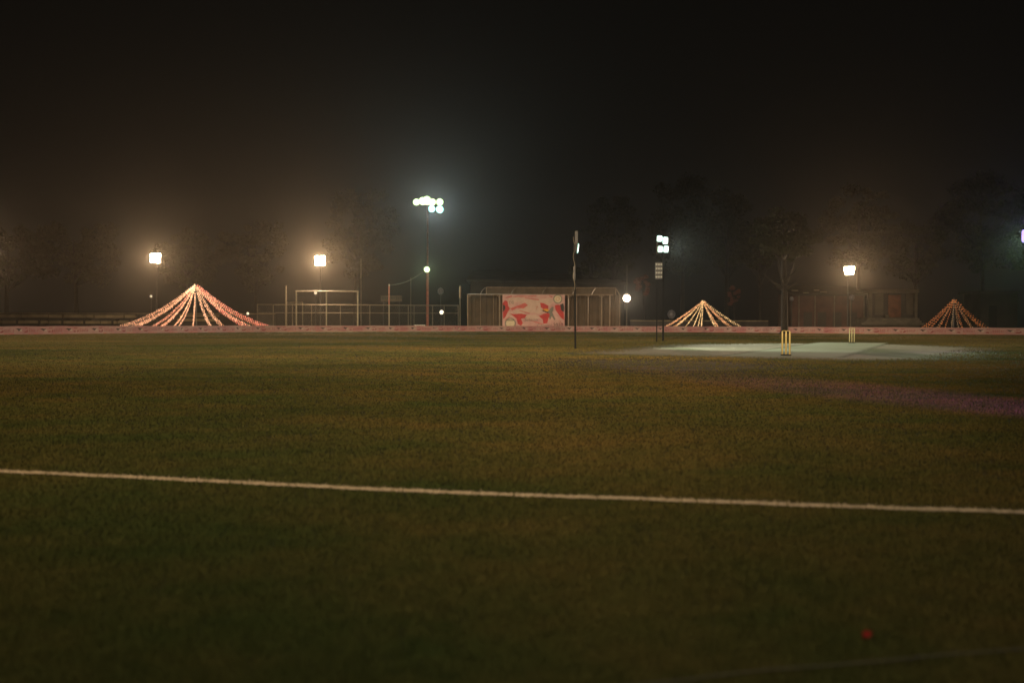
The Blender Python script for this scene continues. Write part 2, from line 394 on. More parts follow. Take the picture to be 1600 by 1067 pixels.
# ------------------------------------------------------------------ boundary banner
bpts = [(-200, 58), (-60, 68), (20, 73.6), (100, 77), (200, 82.5), (300, 89), (400, 96), (500, 100), (600, 103), (700, 105.5), (800, 106.5), (900, 106.5), (970, 105.5), (1100, 103.5), (1240, 98), (1300, 95.5), (1400, 92), (1500, 89.5), (1600, 87), (1700, 84)]
bx = np.array([xs(a, d) for a, d in bpts]); by = np.array([d for a, d in bpts])
sl = np.concatenate([[0], np.cumsum(np.hypot(np.diff(bx), np.diff(by)))])
def bpos(s): return float(np.interp(s, sl, bx)), float(np.interp(s, sl, by))
def sm(s):
    q = [bpos(s+d) for d in (-4, -2, 0, 2, 4)]; return (sum(a[0] for a in q)/5, sum(a[1] for a in q)/5)
def bface(s, z, off=0.0):
    x, y = sm(s); x2, y2 = sm(s+.3); tx, ty = x2-x, y2-y; l = math.hypot(tx, ty); nx, ny = ty/l, -tx/l
    wv = .02*math.sin(s*2.1)+.012*math.sin(s*5.3+z*3)
    return (x+nx*(off+wv), y+ny*(off+wv), z+(.012*math.sin(s*1.7) if z > .3 else 0))
bn = thing('boundary_banner', (bx[10], by[10], 0), 'long low pink advertising banner running along the far edge of the field', 'banner')
b = MB(); TOT = sl[-1]; st = .28; n = int(TOT/st)
for i in range(n):
    s0, s1 = i*st, (i+1)*st
    b.add([bface(s0, .02), bface(s1, .02), bface(s1, .585), bface(s0, .585)], [(0, 1, 2, 3)])
    b.add([bface(s0, .02, -.012), bface(s1, .02, -.012), bface(s1, .585, -.012), bface(s0, .585, -.012)], [(3, 2, 1, 0)])
b.build('cloth', M['pinkband'], bn)
pr = MB()
def band_patch(pl, mi, off=.006):   # polygon in (s, z), fanned
    pr.add([bface(s, z, off) for s, z in pl], [tuple(range(len(pl)))], mi)
per = 2.28; k = 0; s = .6
while s < TOT-per:
    rr = random.Random(k)
    # a block of red letters: several short strokes
    x = s
    for w_ in (.16, .10, .14, .12, .15, .10):
        hgt = rr.choice((.12, .16)); z0 = .20+rr.uniform(-.02, .02)
        pr.add([bface(x, z0, .006), bface(x+w_*.8, z0, .006), bface(x+w_*.8, z0+.045, .006), bface(x, z0+.045, .006)], [(0, 1, 2, 3)], 0)
        pr.add([bface(x, z0+hgt, .006), bface(x+w_*.7, z0+hgt, .006), bface(x+w_*.7, z0+hgt+.045, .006), bface(x, z0+hgt+.045, .006)], [(0, 1, 2, 3)], 0)
        pr.add([bface(x, z0+.045, .006), bface(x+.035, z0+.045, .006), bface(x+.035, z0+hgt, .006), bface(x, z0+hgt, .006)], [(0, 1, 2, 3)], 0)
        x += w_+.03
    # dark bird-like mark
    x = s+1.0
    band_patch([(x, .43), (x+.22, .33), (x+.34, .24), (x+.40, .30), (x+.58, .42), (x+.36, .40), (x+.24, .44), (x+.14, .41)], 1)
    band_patch([(x+.42, .24), (x+.62, .22), (x+.64, .36), (x+.46, .34)], 2)
    # swoosh and second line of letters
    x = s+1.72
    band_patch([(x, .16), (x+.30, .12), (x+.50, .20), (x+.44, .34), (x+.30, .24), (x+.10, .26)], 0)
    band_patch([(x+.05, .40), (x+.42, .42), (x+.40, .47), (x+.08, .46)], 0)
    pr.add([bface(s-.05, .05, .006), bface(s+.9, .05, .006), bface(s+.9, .09, .006), bface(s-.05, .09, .006)], [(0, 1, 2, 3)], 3)
    s += per; k += 1
pr.build('print', [M['bandred'], M['ink'], M['paleband'], M['softred']], bn)
pp = MB(); s = 1.0
while s < TOT-1:
    x, y, z = bface(s, 0, -.05); pp.tube([(x, y, 0), (x, y, .60)], .02, 6); s += 4.56
tag(pp.build('stakes', M['rail'], bn), kind='stuff')

# ------------------------------------------------------------------ big banner and pavilion tent
DB = 108.2
pt = thing('pavilion_tent', at(830, 518, DB+.8), 'long open metal framed tent with brown cloth walls behind the large pink banner', 'tent')
pt.location.z = 0
def pbar(mb, x0, y0, x1, y1, D0, D1=None, r=.05, mi=0):
    mb.tube([at(x0, y0, D0), at(x1, y1, D1 or D0)], r, 6, mi)
def zpost(mb, px, ytop, D, r=.045):
    t = at(px, ytop, D); mb.tube([(t.x, t.y, 0), t], r, 6)
D1 = DB+.5; D2 = DB+3.5
for px, yt, D, r in ((731, 460, D1, .06), (781, 460, D1, .05), (888, 460.5, D1, .05), (940, 460.5, D1, .055), (953, 461, D1+1.0, .055), (901, 460, D1+2, .04), (919, 460.5, D1+2, .045), (968.5, 462, D2, .045), (751, 461, D2, .035), (771, 461, D2, .035)):
    m = MB(); zpost(m, px, yt, D, r); m.build('post', M['brownframe'], pt)
for x0, x1, D in ((731, 958, D1),):
    m = MB(); pbar(m, x0, 460, x1, 460.8, D, D, .065); m.build('front_rail', M['brownframe'], pt)
m = MB(); pbar(m, 760, 449, 962, 449.8, D2, D2, .05); m.build('ridge_rail', M['brownframe'], pt)
for a_ in ((760, 449, 760, 460, .05), (962, 449.8, 962, 461, .06), (962, 450, 969, 462, .05)):
    m = MB(); pbar(m, *a_[:4], D2, D2, a_[4]); m.build('end_bar', M['brownframe'], pt)
for px in (735, 777, 892, 936, 944):
    s_ = 1 if px in (735, 892, 944) else -1
    m = MB(); pbar(m, px-s_*4, 465, px+s_*1.5, 460.5, D1, D1, .035); m.build('brace', M['brownframe'], pt)
for px in (901, 919):
    for s_ in (-4, 4):
        m = MB(); pbar(m, px, 464, px+s_, 460.5, D1+2, D1+2, .035); m.build('brace', M['brownframe'], pt)
# arched ribs between ridge and front
for px in (756, 804, 852, 900, 930):
    m = MB(); a = at(px-6, 460.5, D1); c = at(px+4, 449.4, D2)
    m.tube([a, a.lerp(c, .35)+Vector((0, 0, .18)), a.lerp(c, .7)+Vector((0, 0, .16)), c], .03, 6); m.build('roof_rib', M['brownframe'], pt)
def wavy_sheet(x0, x1, yt, D, zb, amp=.06, n=60, th=.02):
    mb = MB(); a = at(x0, yt, D); c = at(x1, yt, D); V = []; F = []
    for i in range(n+1):
        t = i/n; x = a.x+(c.x-a.x)*t; yy = D+amp*math.sin(i*.9)+amp*.5*math.sin(i*2.3); zt = a.z+(c.z-a.z)*t
        V += [(x, yy, zb), (x, yy, zt), (x, yy+th, zt), (x, yy+th, zb)]
    for i in range(n):
        q = i*4; F += [(q, q+4, q+5, q+1), (q+1, q+5, q+6, q+2), (q+2, q+6, q+7, q+3)]
    F += [(0, 1, 2, 3), (4*n+3, 4*n+2, 4*n+1, 4*n)]
    mb.add(V, F); return mb
wavy_sheet(731, 968, 461, D2+.15, .05, .08, 110).build('back_cloth', M['browncloth'], pt)
fz = at(800, 460.8, D2).z
wavy_sheet(760.5, 961.5, 450.2, D2+.1, fz, .03, 80).build('roof_fascia', M['fascia'], pt)

bb = thing('banner', at(833, 518, DB), 'large pink and red printed tournament banner hung on the tent frame', 'banner'); bb.location.z = 0
bA = at(785, 518, DB); bB = at(882.5, 460.6, DB); bz0 = .08; bz1 = bB.z
def bp_(px, py, off): # banner plane point at a pixel
    q = at(px, py, DB); return (q.x, DB-off, q.z)
m = MB(); n = 24; V = []; F = []
for i in range(n+1):
    x = bA.x+(bB.x-bA.x)*i/n; V += [(x, DB, bz0), (x, DB, bz1), (x, DB+.03, bz1), (x, DB+.03, bz0)]
for i in range(n):
    q = i*4; F += [(q, q+4, q+5, q+1), (q+1, q+5, q+6, q+2), (q+2, q+6, q+7, q+3)]
F += [(0, 1, 2, 3), (4*n+3, 4*n+2, 4*n+1, 4*n)]
m.add(V, F); m.build('cloth', M['pink'], bb)
art = MB()
LAY = [0]
def patch(pl, mi):
    LAY[0] += 1
    art.add([bp_(x, y, .004+.0012*LAY[0]) for x, y in pl], [tuple(range(len(pl)))], mi)
def blob(cx, cy, rx, ry, mi, seed, n=16, j=.25):
    q = random.Random(seed); patch([(cx+rx*math.cos(t)*(1+q.uniform(-j, j)), cy+ry*math.sin(t)*(1+q.uniform(-j, j))) for t in [2*math.pi*i/n for i in range(n)]], mi)
# pale washes
blob(835, 478, 22, 12, 6, 3); blob(806, 468, 14, 4, 6, 5); blob(856, 470, 11, 4, 6, 6); blob(812, 487, 12, 3, 6, 8); blob(832, 496, 12, 4, 6, 9)
# red splashes left
patch([(785.5, 474), (789, 469), (793, 471), (794, 478), (797, 482), (793, 488), (790, 495), (786, 499)], 0)
patch([(785.6, 476), (789, 477), (790, 482), (786, 488)], 3)
patch([(797, 482), (805, 479), (813, 476), (820, 473), (825, 477), (818, 482), (808, 481), (800, 485)], 1)
patch([(796, 490), (804, 491), (814, 490), (823, 492), (820, 497), (814, 498), (817, 505), (814, 509), (809, 506), (807, 498), (801, 493)], 0)
# red splashes right
patch([(844, 473), (850, 474), (857, 478), (856, 484), (850, 484), (845, 480)], 0)
patch([(842, 494), (850, 490), (857, 489), (861, 492), (857, 497), (855, 505), (849, 506), (848, 499)], 0)
patch([(867, 477), (873, 476), (879, 479), (881, 490), (881.5, 500), (877, 497), (872, 490), (868, 484)], 0)
patch([(875, 476), (880, 474), (881.5, 480), (881, 488), (877, 485)], 3)
patch([(847, 484), (853, 482), (858, 484), (858, 487), (852, 488)], 5)
# batting figure: body, legs, bat
patch([(858, 485), (860, 482), (863, 481), (865, 484), (863, 488), (865, 493), (868, 499), (866, 500), (862, 494), (860, 499), (858, 498), (859, 491), (855, 487)], 4)
patch([(861, 482), (862, 479.5), (864.5, 479.5), (865, 482), (863, 483)], 4)
patch([(846, 485), (849, 484.4), (857, 488), (856, 489.5)], 3)
# thin strokes
for x0, y0, x1, y1, mi in ((802, 463, 838, 462, 1), (820, 465, 842, 468, 1), (790, 465, 800, 462, 0), (858, 461.5, 863, 463.5, 0), (812, 485, 828, 489, 1), (826, 499, 848, 506, 1), (789, 500, 796, 494, 1), (874, 500, 880, 508, 1), (800, 512, 835, 513, 1)):
    patch([(x0, y0), (x1, y1), (x1, y1+1.4), (x0, y0+.9)], mi)
# roundels
def ring(cx, cy, r, mo, mi_, seed):
    patch([(cx+r*math.cos(t), cy+r*math.sin(t)) for t in [2*math.pi*i/28 for i in range(28)]], mo)
    patch([(cx+r*.8*math.cos(t), cy+r*.8*math.sin(t)) for t in [2*math.pi*i/28 for i in range(28)]], mi_)
ring(871.5, 467.3, 7.0, 4, 2, 1); ring(871.5, 467.3, 2.8, 1, 2, 1)
ring(797.5, 505.2, 8.6, 4, 2, 2)
patch([(792, 500), (803, 500), (802, 501), (793, 501)], 3)
art.build('print', [M['red'], M['softred'], M['cream'], M['ink'], M['greyink'], M['orangeink'], M['wash']], bb)
def text(s, px, py, size, m, parent, off, shear=0):
    cu = bpy.data.curves.new('t', 'FONT'); cu.body = s; cu.size = size; cu.align_x = 'CENTER'; cu.align_y = 'CENTER'; cu.shear = shear; cu.extrude = .002
    o = bpy.data.objects.new('t', cu); C.objects.link(o); dg = bpy.context.evaluated_depsgraph_get()
    me = bpy.data.meshes.new_from_object(o.evaluated_get(dg)); bpy.data.objects.remove(o); me.name = 'lettering'
    me.materials.clear(); me.materials.append(m)
    q = at(px, py, DB); o2 = bpy.data.objects.new('lettering', me); C.objects.link(o2)
    me.transform(Matrix.Translation((q.x, DB-off, q.z)) @ Matrix.Rotation(R(90), 4, 'X')); me.transform(Matrix.Translation(-parent_world(parent))); o2.parent = parent
text('Carnival', 851, 508.6, .46, M['greyink'], bb, .07)
text('2010', 872, 508.0, .52, M['ink'], bb, .07)
text('DS', 799, 473, .42, M['greyink'], bb, .07)
text('Season', 829, 499.5, .50, M['greyink'], bb, .07, .3)
text('T', 838, 481.5, .45, M['softred'], bb, .07, .3)

# ------------------------------------------------------------------ posts and fences at centre-left
DF = 112
ff = thing('mesh_fence', (xs(570, DF), DF, 0), 'wire mesh fence with thin rails and posts behind the white goal frame', 'fence')
zt = hz(570, 476.2, DF); zm = hz(570, 489, DF)
xa, xb = xs(402, DF), xs(716, DF)
m = MB(); m.tube([(xa, DF, zt), (xb, DF, zt-.05)], .045, 6); m.build('top_rail', M['rail'], ff)
m = MB(); m.tube([(xa, DF, zm), (xb, DF, zm)], .028, 6); m.build('middle_rail', M['rail'], ff)
for px in (402, 427, 457, 487, 532, 578, 638, 647, 676, 694, 716):
    m = MB(); x = xs(px, DF); m.tube([(x, DF, 0), (x, DF, zt)], .045 if px not in (647, 694) else .03, 6); m.build('post', M['rail'], ff)
m = MB(); stp = .22; wth = .004; y = DF+.05
nx = int((xb-xa)/stp)
for i in range(nx):
    x = xa+i*stp
    for s_ in (1, -1):
        x1 = x+s_*zt*.5
        x1 = min(max(x1, xa), xb)
        m.add([(x-wth, y, .02), (x+wth, y, .02), (x1+wth, y, zt), (x1-wth, y, zt)], [(0, 1, 2, 3)])
m.build('wire_mesh', M['rail'], ff)

DG = 107.5
gf = thing('goal_frame', (xs(511, DG), DG, 0), 'large pale square goal frame with a centre post behind the pink banner', 'goal frame')
zt = hz(511, 455.2, DG)
for px in (463, 510, 559):
    m = MB(); x = xs(px, DG); m.tube([(x, DG, 0), (x, DG, zt)], .065, 8); m.build('post', M['white_post'], gf)
m = MB(); m.tube([(xs(462, DG), DG, zt), (xs(560, DG), DG, zt)], .065, 8); m.build('crossbar', M['white_post'], gf)
D_ = 116
sf = thing('goal_frame', (xs(460, D_), D_, 0), 'small dim goal frame partly behind the left post of the large frame', 'goal frame')
zt = hz(460, 472.5, D_)
for px in (448, 473):
    m = MB(); x = xs(px, D_); m.tube([(x, D_, 0), (x, D_, zt)], .05, 8); m.build('post', M['rail'], sf)
m = MB(); m.tube([(xs(447.5, D_), D_, zt), (xs(473.5, D_), D_, zt)], .05, 8); m.build('crossbar', M['rail'], sf)

def pole(px, ytop, D, r, mt, label, name='pole', cat='pole', cap=None):
    t = at(px, ytop, D); th = thing(name, (t.x, D, 0), label, cat)
    m = MB(); m.tube([(t.x, D, 0), (t.x, D, t.z)], r, 8); m.build('shaft', mt, th)
    m = MB(); m.tube([(t.x, D, t.z), (t.x, D, t.z+.06)], [r*1.3, r*1.3], 8); m.build('cap', mt, th)
    m = MB(); m.box((t.x, D, .08), (r*5, r*5, .16)); m.build('footing', M['concrete'], th)
    return th
pole(446.5, 447, 110, .075, M['rail'], 'grey upright pole just left of the large goal frame')
p608 = pole(608, 445, 109, .05, M['white_post'], 'slim pale pole with a rusty sleeve right of the goal frame')
q = at(608, 476, 109); m = MB(); m.tube([(q.x, 109, q.z), (q.x, 109, hz(608, 447, 109))], .056, 8); m.build('sleeve', M['rust'], p608)
p719 = pole(719, 447, 109.5, .045, M['rail'], 'thin grey pole with a thicker orange upper sleeve left of the tent')
q = at(719, 466, 109.5); m = MB(); m.tube([(q.x, 109.5, q.z), (q.x, 109.5, hz(719, 447.5, 109.5))], .085, 8); m.build('sleeve', M['brownframe'], p719)
pole(642, 435, 118, .03, M['rail'], 'very thin dim pole just left of the tall red mast')
pole(564, 405, 122, .05, M['rail'], 'tall faint pole standing behind the right post of the goal frame')
# sign board behind the fence
D_ = 118; sg = thing('sign_board', (xs(611, D_), D_, 0), 'dim grey sign board raised behind the fence', 'sign')
m = MB(); a = at(595, 471, D_); c = at(628, 462, D_); m.box(((a.x+c.x)/2, D_, (a.z+c.z)/2), (c.x-a.x, .06, c.z-a.z)); m.build('panel', M['plaster'], sg)
for px in (599, 624):
    m = MB(); x = xs(px, D_); m.tube([(x, D_+.08, 0), (x, D_+.08, a.z+.3)], .05, 6); m.build('leg', M['dark'], sg)
m = MB(); zz = (a.z+c.z)/2
for i in range(9): m.box((a.x+.25+i*.25, D_-.035, zz+.05), (.15, .008, .18 if i % 3 else .26))
m.build('lettering', M['dark'], sg)
# white bench board behind the banner
D_ = 107.3; q = at(656, 508.2, D_); bc = thing('bench', (q.x, D_, 0), 'low white bench top just showing above the pink banner', 'bench')
m = MB(); m.box((q.x, D_, q.z), (1.1, .35, .05)); m.build('seat', M['whitepaint'], bc)
for s_ in (-1, 1):
    m = MB(); m.box((q.x+s_*.42, D_, q.z/2-.01), (.05, .3, q.z-.03)); m.build('leg', M['whitepaint'], bc)

# ------------------------------------------------------------------ seating and small walls at left
D_ = 111
bl = thing('terrace_seating', (xs(100, D_), D_, 0), 'long low stepped concrete seating behind the banner at far left', 'seating')
xa, xb = xs(-60, D_), xs(205, D_)
for k, (y0, y1, dd) in enumerate(((501.0, 505.5, 0), (491.5, 496.3, 1.1))):
    zb, ztp = hz(80, y1, D_+dd), hz(80, y0, D_+dd)
    m = MB(); x = xa
    rr = random.Random(4+k)
    while x < xb-.3:
        L2 = min(rr.uniform(1.5, 3.4), xb-x); m.box((x+L2/2, D_+dd+.3, (zb+ztp)/2+rr.uniform(-.02, .02)), (L2-.14, .5, ztp-zb)); x += L2
    m.build('bench_row', M['bench'], bl)
m = MB(); m.box(((xa+xb)/2, D_+2.0, hz(80, 490, D_)/2), (xb-xa, .3, hz(80, 490, D_))); m.build('back_wall', M['darkwall'], bl)
for px in (-10, 27, 62, 98, 132, 176, 204):
    m = MB(); x = xs(px, D_); m.box((x, D_+.75, .6), (.14, 1.9, 1.2)); m.build('support', M['darkwall'], bl)
D_ = 113
b2 = thing('terrace_seating', (xs(312, D_), D_, 0), 'short low seating block seen between the strings of the largest light tent', 'seating')
for y0, y1, dd in ((492, 495, 0), (498, 502, -.8)):
    m = MB(); zb, ztp = hz(312, y1, D_), hz(312, y0, D_); m.box((xs(312, D_), D_+dd, (zb+ztp)/2), (4.2, .4, ztp-zb)); m.build('bench_row', M['bench'], b2)
m = MB(); m.box((xs(312, D_), D_+.5, .8), (4.0, .2, 1.55)); m.build('back_wall', M['darkwall'], b2)

# ------------------------------------------------------------------ light tents (draped strings of bulbs)
def bulb_mat(name, col, es):
    m = bpy.data.materials.new(name); m.use_nodes = True; nt = m.node_tree; b = nt.nodes['Principled BSDF']
    b.inputs['Base Color'].default_value = (*[c*.5 for c in col], 1)
    geo = nt.nodes.new('ShaderNodeNewGeometry'); r = nt.nodes.new('ShaderNodeMapRange')
    r.inputs[3].default_value = es*.15; r.inputs[4].default_value = es*1.8
    nt.links.new(geo.outputs['Random Per Island'], r.inputs[0]); nt.links.new(r.outputs[0], b.inputs['Emission Strength'])
    b.inputs['Emission Color'].default_value = (*col, 1); m.cycles.emission_sampling = 'NONE'
    return m
M['bulb_cream'] = bulb_mat('cream_bulb', (1.0, .50, .29), 1.0)
M['bulb_pink'] = bulb_mat('pink_bulb', (1.0, .40, .24), .95)
M['bulb_red'] = bulb_mat('red_bulb', (1.0, .19, .14), .70)
M['bulb_dimred'] = bulb_mat('dim_red_bulb', (1.0, .30, .16), .32)
M['bulb_gold'] = bulb_mat('gold_bulb', (1.0, .62, .27), 1.25)
M['bulb_goldred'] = bulb_mat('amber_bulb', (1.0, .46, .20), 1.0)
M['bulb_amber'] = bulb_mat('dim_orange_bulb', (1.0, .32, .08), .24)
M['bulb_grey'] = bulb_mat('dim_pale_bulb', (.75, .5, .28), .12)
def light_tent(px, ytop, D, strings, yend, label, sag, rb, gap, strands=2, spread=.09, mast_r=.05, dsc=1.0):
    top = at(px, ytop, D); th = thing('light_tent', (top.x, D, 0), label, 'light tent', 'draped light tents behind the banner')
    m = MB(); m.tube([(top.x, D, 0), (top.x, D, top.z+.1)], mast_r, 8); m.build('mast', M['dark'], th)
    px_m = F_PX/D
    offs = [(e-px)/px_m for e, _ in strings]; Rm = max(abs(o) for o in offs)*1.03
    rows = {}
    for i, (e, mk) in enumerate(strings):
        u_ = (e-px)/px_m; dep = math.sqrt(max(Rm*Rm-u_*u_, 0))*(dsc if i % 2 else -dsc)
        zE = hz(e, yend, D)
        # visible end at height zE; carry on to the ground along the same slope
        A = Vector((top.x, D, top.z)); B = Vector((top.x+u_, D+dep, zE)); 
        B2 = B.copy(); B2.z = .02; kk = 1.2
        for _ in range(12):          # where the sagging string passes the banner's top edge decides how far out it is pegged
            pv_ = 0.0
            for q_ in range(201):
                t = q_/200; z_ = (A.z+(B2.z-A.z)*t)-sag*top.z*math.sin(math.pi*t)*(1-.25*t)
                if z_ <= zE: pv_ = t; break
            kk = 1/max(pv_, .2)
        d = (B-A)*kk; B2 = Vector((A.x+d.x, A.y+(B.y-A.y), .02))
        wr = MB(); bl = MB(); Ltot = (B2-A).length; n = max(6, int(Ltot/gap)); pts = []
        for k in range(n+1):
            t = k/n; p = A.lerp(B2, t); p.z -= sag*top.z*math.sin(math.pi*t)*(1-.25*t); p.z = max(p.z, .02); pts.append(p)
        wr.tube(pts[::4]+[pts[-1]], .008, 4); w_ = wr.build('light_string', M['dark'], th)
        rr = random.Random(i*7+int(px))
        for sidx in range(strands):
            off = (sidx-(strands-1)/2)*spread
            for k, p in enumerate(pts):
                if k == 0: continue
                r_ = rb*rr.uniform(.8, 1.2); c = (p.x+rr.gauss(0, .012)+off*.35, p.y+rr.gauss(0, .02), max(p.z+off+rr.gauss(0, .018), .03))
                bl.add([(c[0]+r_, c[1], c[2]), (c[0], c[1]+r_, c[2]), (c[0]-r_, c[1], c[2]), (c[0], c[1]-r_, c[2]), (c[0], c[1], c[2]+r_*1.25), (c[0], c[1], c[2]-r_*1.25)],
                       [(0, 1, 4), (1, 2, 4), (2, 3, 4), (3, 0, 4), (1, 0, 5), (2, 1, 5), (3, 2, 5), (0, 3, 5)])
        tag(bl.build('bulbs', M[mk], w_), kind='stuff')
    return th
light_tent(306, 445, 103, [(193, 'bulb_cream'), (204, 'bulb_cream'), (218, 'bulb_cream'), (240, 'bulb_pink'), (252, 'bulb_pink'), (259, 'bulb_cream'), (267, 'bulb_cream'), (288, 'bulb_cream'), (293, 'bulb_cream'),
    (336, 'bulb_cream'), (341, 'bulb_cream'), (379, 'bulb_cream'), (392, 'bulb_red'), (405, 'bulb_dimred'), (419, 'bulb_red')], 510,
    'largest light tent, cream and red strings of bulbs draped from one mast at left', .16, .050, .19, 3, .12, dsc=.45)
light_tent(1098.5, 469.5, 109.5, [(1038, 'bulb_goldred'), (1044, 'bulb_goldred'), (1050, 'bulb_gold'), (1059, 'bulb_goldred'), (1075, 'bulb_gold'), (1079, 'bulb_gold'), (1087, 'bulb_gold'), (1100, 'bulb_gold'), (1113, 'bulb_goldred'), (1127, 'bulb_gold'), (1135, 'bulb_goldred'), (1147, 'bulb_goldred'), (1153, 'bulb_gold')], 511,
    'golden light tent, bright strings of bulbs draped from a short mast', .07, .042, .19, 2, .11)
light_tent(1490.5, 467, 95, [(1447, 'bulb_amber'), (1451, 'bulb_amber'), (1456, 'bulb_amber'), (1460, 'bulb_amber'), (1472, 'bulb_grey'), (1480, 'bulb_grey'), (1487, 'bulb_amber'), (1493, 'bulb_amber'), (1503, 'bulb_grey'), (1513, 'bulb_grey'), (1524, 'bulb_amber'), (1529, 'bulb_amber'), (1534, 'bulb_amber'), (1538, 'bulb_amber')], 512,
    'dim orange light tent of small bulbs near the right edge', .05, .036, .26, 2, .16)

# ------------------------------------------------------------------ floodlights
def dirv(a, b): return (Vector(b)-Vector(a)).normalized()
RIM = {'warm_lamp_glass': 'rimwarm', 'cool_lamp_glass': 'rimcyan', 'green_white_lamp_glass': 'rimgreen', 'blue_white_lamp_glass': 'rimcyan', 'violet_lamp_glass': 'violetglass'}
def lamp_head(parent, c, target, wd, hg, glass, dep=.16):
    """boxy floodlight with rounded corners: housing, glass with a bright core and a dimmer rim"""
    f = dirv(c, target); r = f.cross(Vector((0, 0, 1))).normalized(); up = r.cross(f)
    def fr(off, sx, sz):
        o = Vector(c)+f*off; P_ = []
        for cx_, cz_, a0_ in ((1, 1, 0), (-1, 1, 90), (-1, -1, 180), (1, -1, 270)):
            for da in (0, 30, 60, 90):
                a = R(a0_+da); P_.append(o+r*(cx_*sx*.62+math.cos(a)*sx*.38)+up*(cz_*sz*.62+math.sin(a)*sz*.38))
        return P_
    def shell(rings, cap0, cap1, mis, name, mats, par):
        m = MB(); V = [p for q in rings for p in q]; m.add(V, [])
        for k in range(len(rings)-1):
            for i in range(16):
                m.f.append((k*16+i, k*16+(i+1) % 16, k*16+16+(i+1) % 16, k*16+16+i)); m.m.append(mis[k])
        if cap0: m.f.append(tuple(range(16))[::-1]); m.m.append(mis[0])
        if cap1: m.f.append(tuple((len(rings)-1)*16+i for i in range(16))); m.m.append(mis[-1])
        return m.build(name, mats, par)
    w2, h2 = wd/2, hg/2
    ho = shell([fr(-dep, w2*.5, h2*.5), fr(-dep*.6, w2*.85, h2*.85), fr(0, w2, h2)], True, True, [0, 0], 'housing', M['dark'], parent)
    shell([fr(.003, w2*.97, h2*.97), fr(.02, w2*.90, h2*.90), fr(.03, w2*.80, h2*.80)], False, True, [1, 0], 'glass', [glass, M[RIM[glass.name]]], ho)
def round_head(parent, c, target, r, glass, dep=.22):
    f = dirv(c, target); h = MB(); c = Vector(c)
    h.tube([c, c-f*dep*.5, c-f*dep], [r, r*.85, r*.35], 18); ho = h.build('housing', M['dark'], parent)
    gm = MB(); gm.tube([c+f*.004, c+f*.03], [r*.98, r*.86], 20, 1, False); gm.tube([c+f*.03, c+f*.06, c+f*.08], [r*.86, r*.7, r*.35], 20)
    gm.build('glass', [glass, M[RIM[glass.name]]], ho, True)

AIM = (4, 40, 0)
def warm_cluster(px, py, D, heads, label, watts, aim=AIM, pr=.09):
    c = at(px, py, D); th = thing('floodlight_pole', (c.x, D+.3, 0), label, 'floodlight', 'warm floodlights round the field')
    m = MB(); m.tube([(c.x, D+.3, 0), (c.x, D+.3, c.z+.5)], [pr, pr*.7], 10); m.build('pole', M['dark'], th)
    m = MB(); m.tube([(c.x-.6, D+.22, c.z+.32), (c.x+.6, D+.22, c.z+.32)], .04, 6); m.tube([(c.x-.6, D+.22, c.z-.3), (c.x+.6, D+.22, c.z-.3)], .04, 6); m.tube([(c.x, D+.22, c.z-.3), (c.x, D+.22, c.z+.32)], .03, 6); m.build('crossarm', M['black'], th)
    for dx, dz, wd, hg in heads: lamp_head(th, (c.x+dx, D, c.z+dz), (c.x*.6, 0, 1), wd, hg, M['warmglass'])
    spot('lamp_light', (c.x, D-.7, c.z), (c.x*.55, 20, 0), watts, WARM, 165, .6, .35, th)
    return th
HB = [(-.27, .26, .66, .62), (.27, .26, .66, .62), (-.26, -.25, .62, .62), (.26, -.25, .62, .62)]
HA = [(-.22, .30, .72, .44), (.34, .30, .44, .50), (-.26, -.20, .60, .50), (.28, -.22, .50, .56), (-.02, .02, .4, .3)]
HE = [(-.24, .14, .56, .50), (.24, .18, .56, .50), (-.18, -.20, .50, .42), (.18, -.18, .48, .40)]
WB = 31000
warm_cluster(243, 404, 108, HA, 'warm square floodlight cluster above the largest light tent', WB*.75)
warm_cluster(500, 407.5, 114, HB, 'brightest warm floodlight cluster above the large goal frame', WB*1.25)
warm_cluster(1327, 423, 101, HE, 'warm floodlight cluster at right above the far stumps', WB*.6)
warm_cluster(-32, 400, 92, HB, 'warm floodlight just beyond the left edge of the field view', WB*.32)
# single round warm lamp right of the tent
D_ = 112; c = at(979, 466, D_); th = thing('lamp_post', (c.x, D_+.2, 0), 'single round white lamp with warm halo right of the tent', 'lamp')
m = MB(); m.tube([(c.x+.05, D_+.2, 0), (c.x+.05, D_+.2, hz(980, 414, D_))], .045, 8); m.build('pole', M['rail'], th)
round_head(th, (c.x, D_-.1, c.z), (c.x, 0, 1), .42, M['warmglass']); spot('lamp_light', (c.x, D_-.4, c.z), (c.x*.5, 40, 0), WB*.22, (1, .82, .6), 165, .6, .3, th)

# tall red mast
D_ = 113; mx = xs(668, D_); th = thing('floodlight_mast', (mx, D_, 0), 'tall dark red mast with a cluster of round green-white lamps', 'floodlight')
m = MB(); z1 = hz(668, 425, D_); z2 = hz(668, 318, D_)
m.tube([(mx, D_, 0), (mx, D_, z1)], .14, 12); m.tube([(mx, D_, z1), (mx, D_, z2)], .075, 10); m.build('pole', M['rust'], th)
m = MB(); m.tube([at(646, 318, D_), at(692, 318, D_)], .04, 6); m.tube([at(668, 328, D_), at(692, 328, D_)], .04, 6); m.tube([at(680.5, 318, D_), at(680.5, 328, D_)], .03, 6); m.build('crossarm', M['dark'], th)
for px, py, r, gl in ((650.6, 316, 5.6, 'greenglass'), (660.5, 314.4, 6.6, 'greenglass'), (667, 313.6, 7.4, 'greenglass'), (675.5, 316, 5.8, 'greenglass'), (687, 316, 5.9, 'greenglass'), (674.5, 326.6, 5.7, 'blueglass'), (687, 327.3, 6.2, 'blueglass'), (667, 421.2, 4.8, 'greenglass')):
    q = at(px, py, D_-.4); round_head(th, q, (q.x*.5, 0, 1), r/F_PX*D_, M[gl])
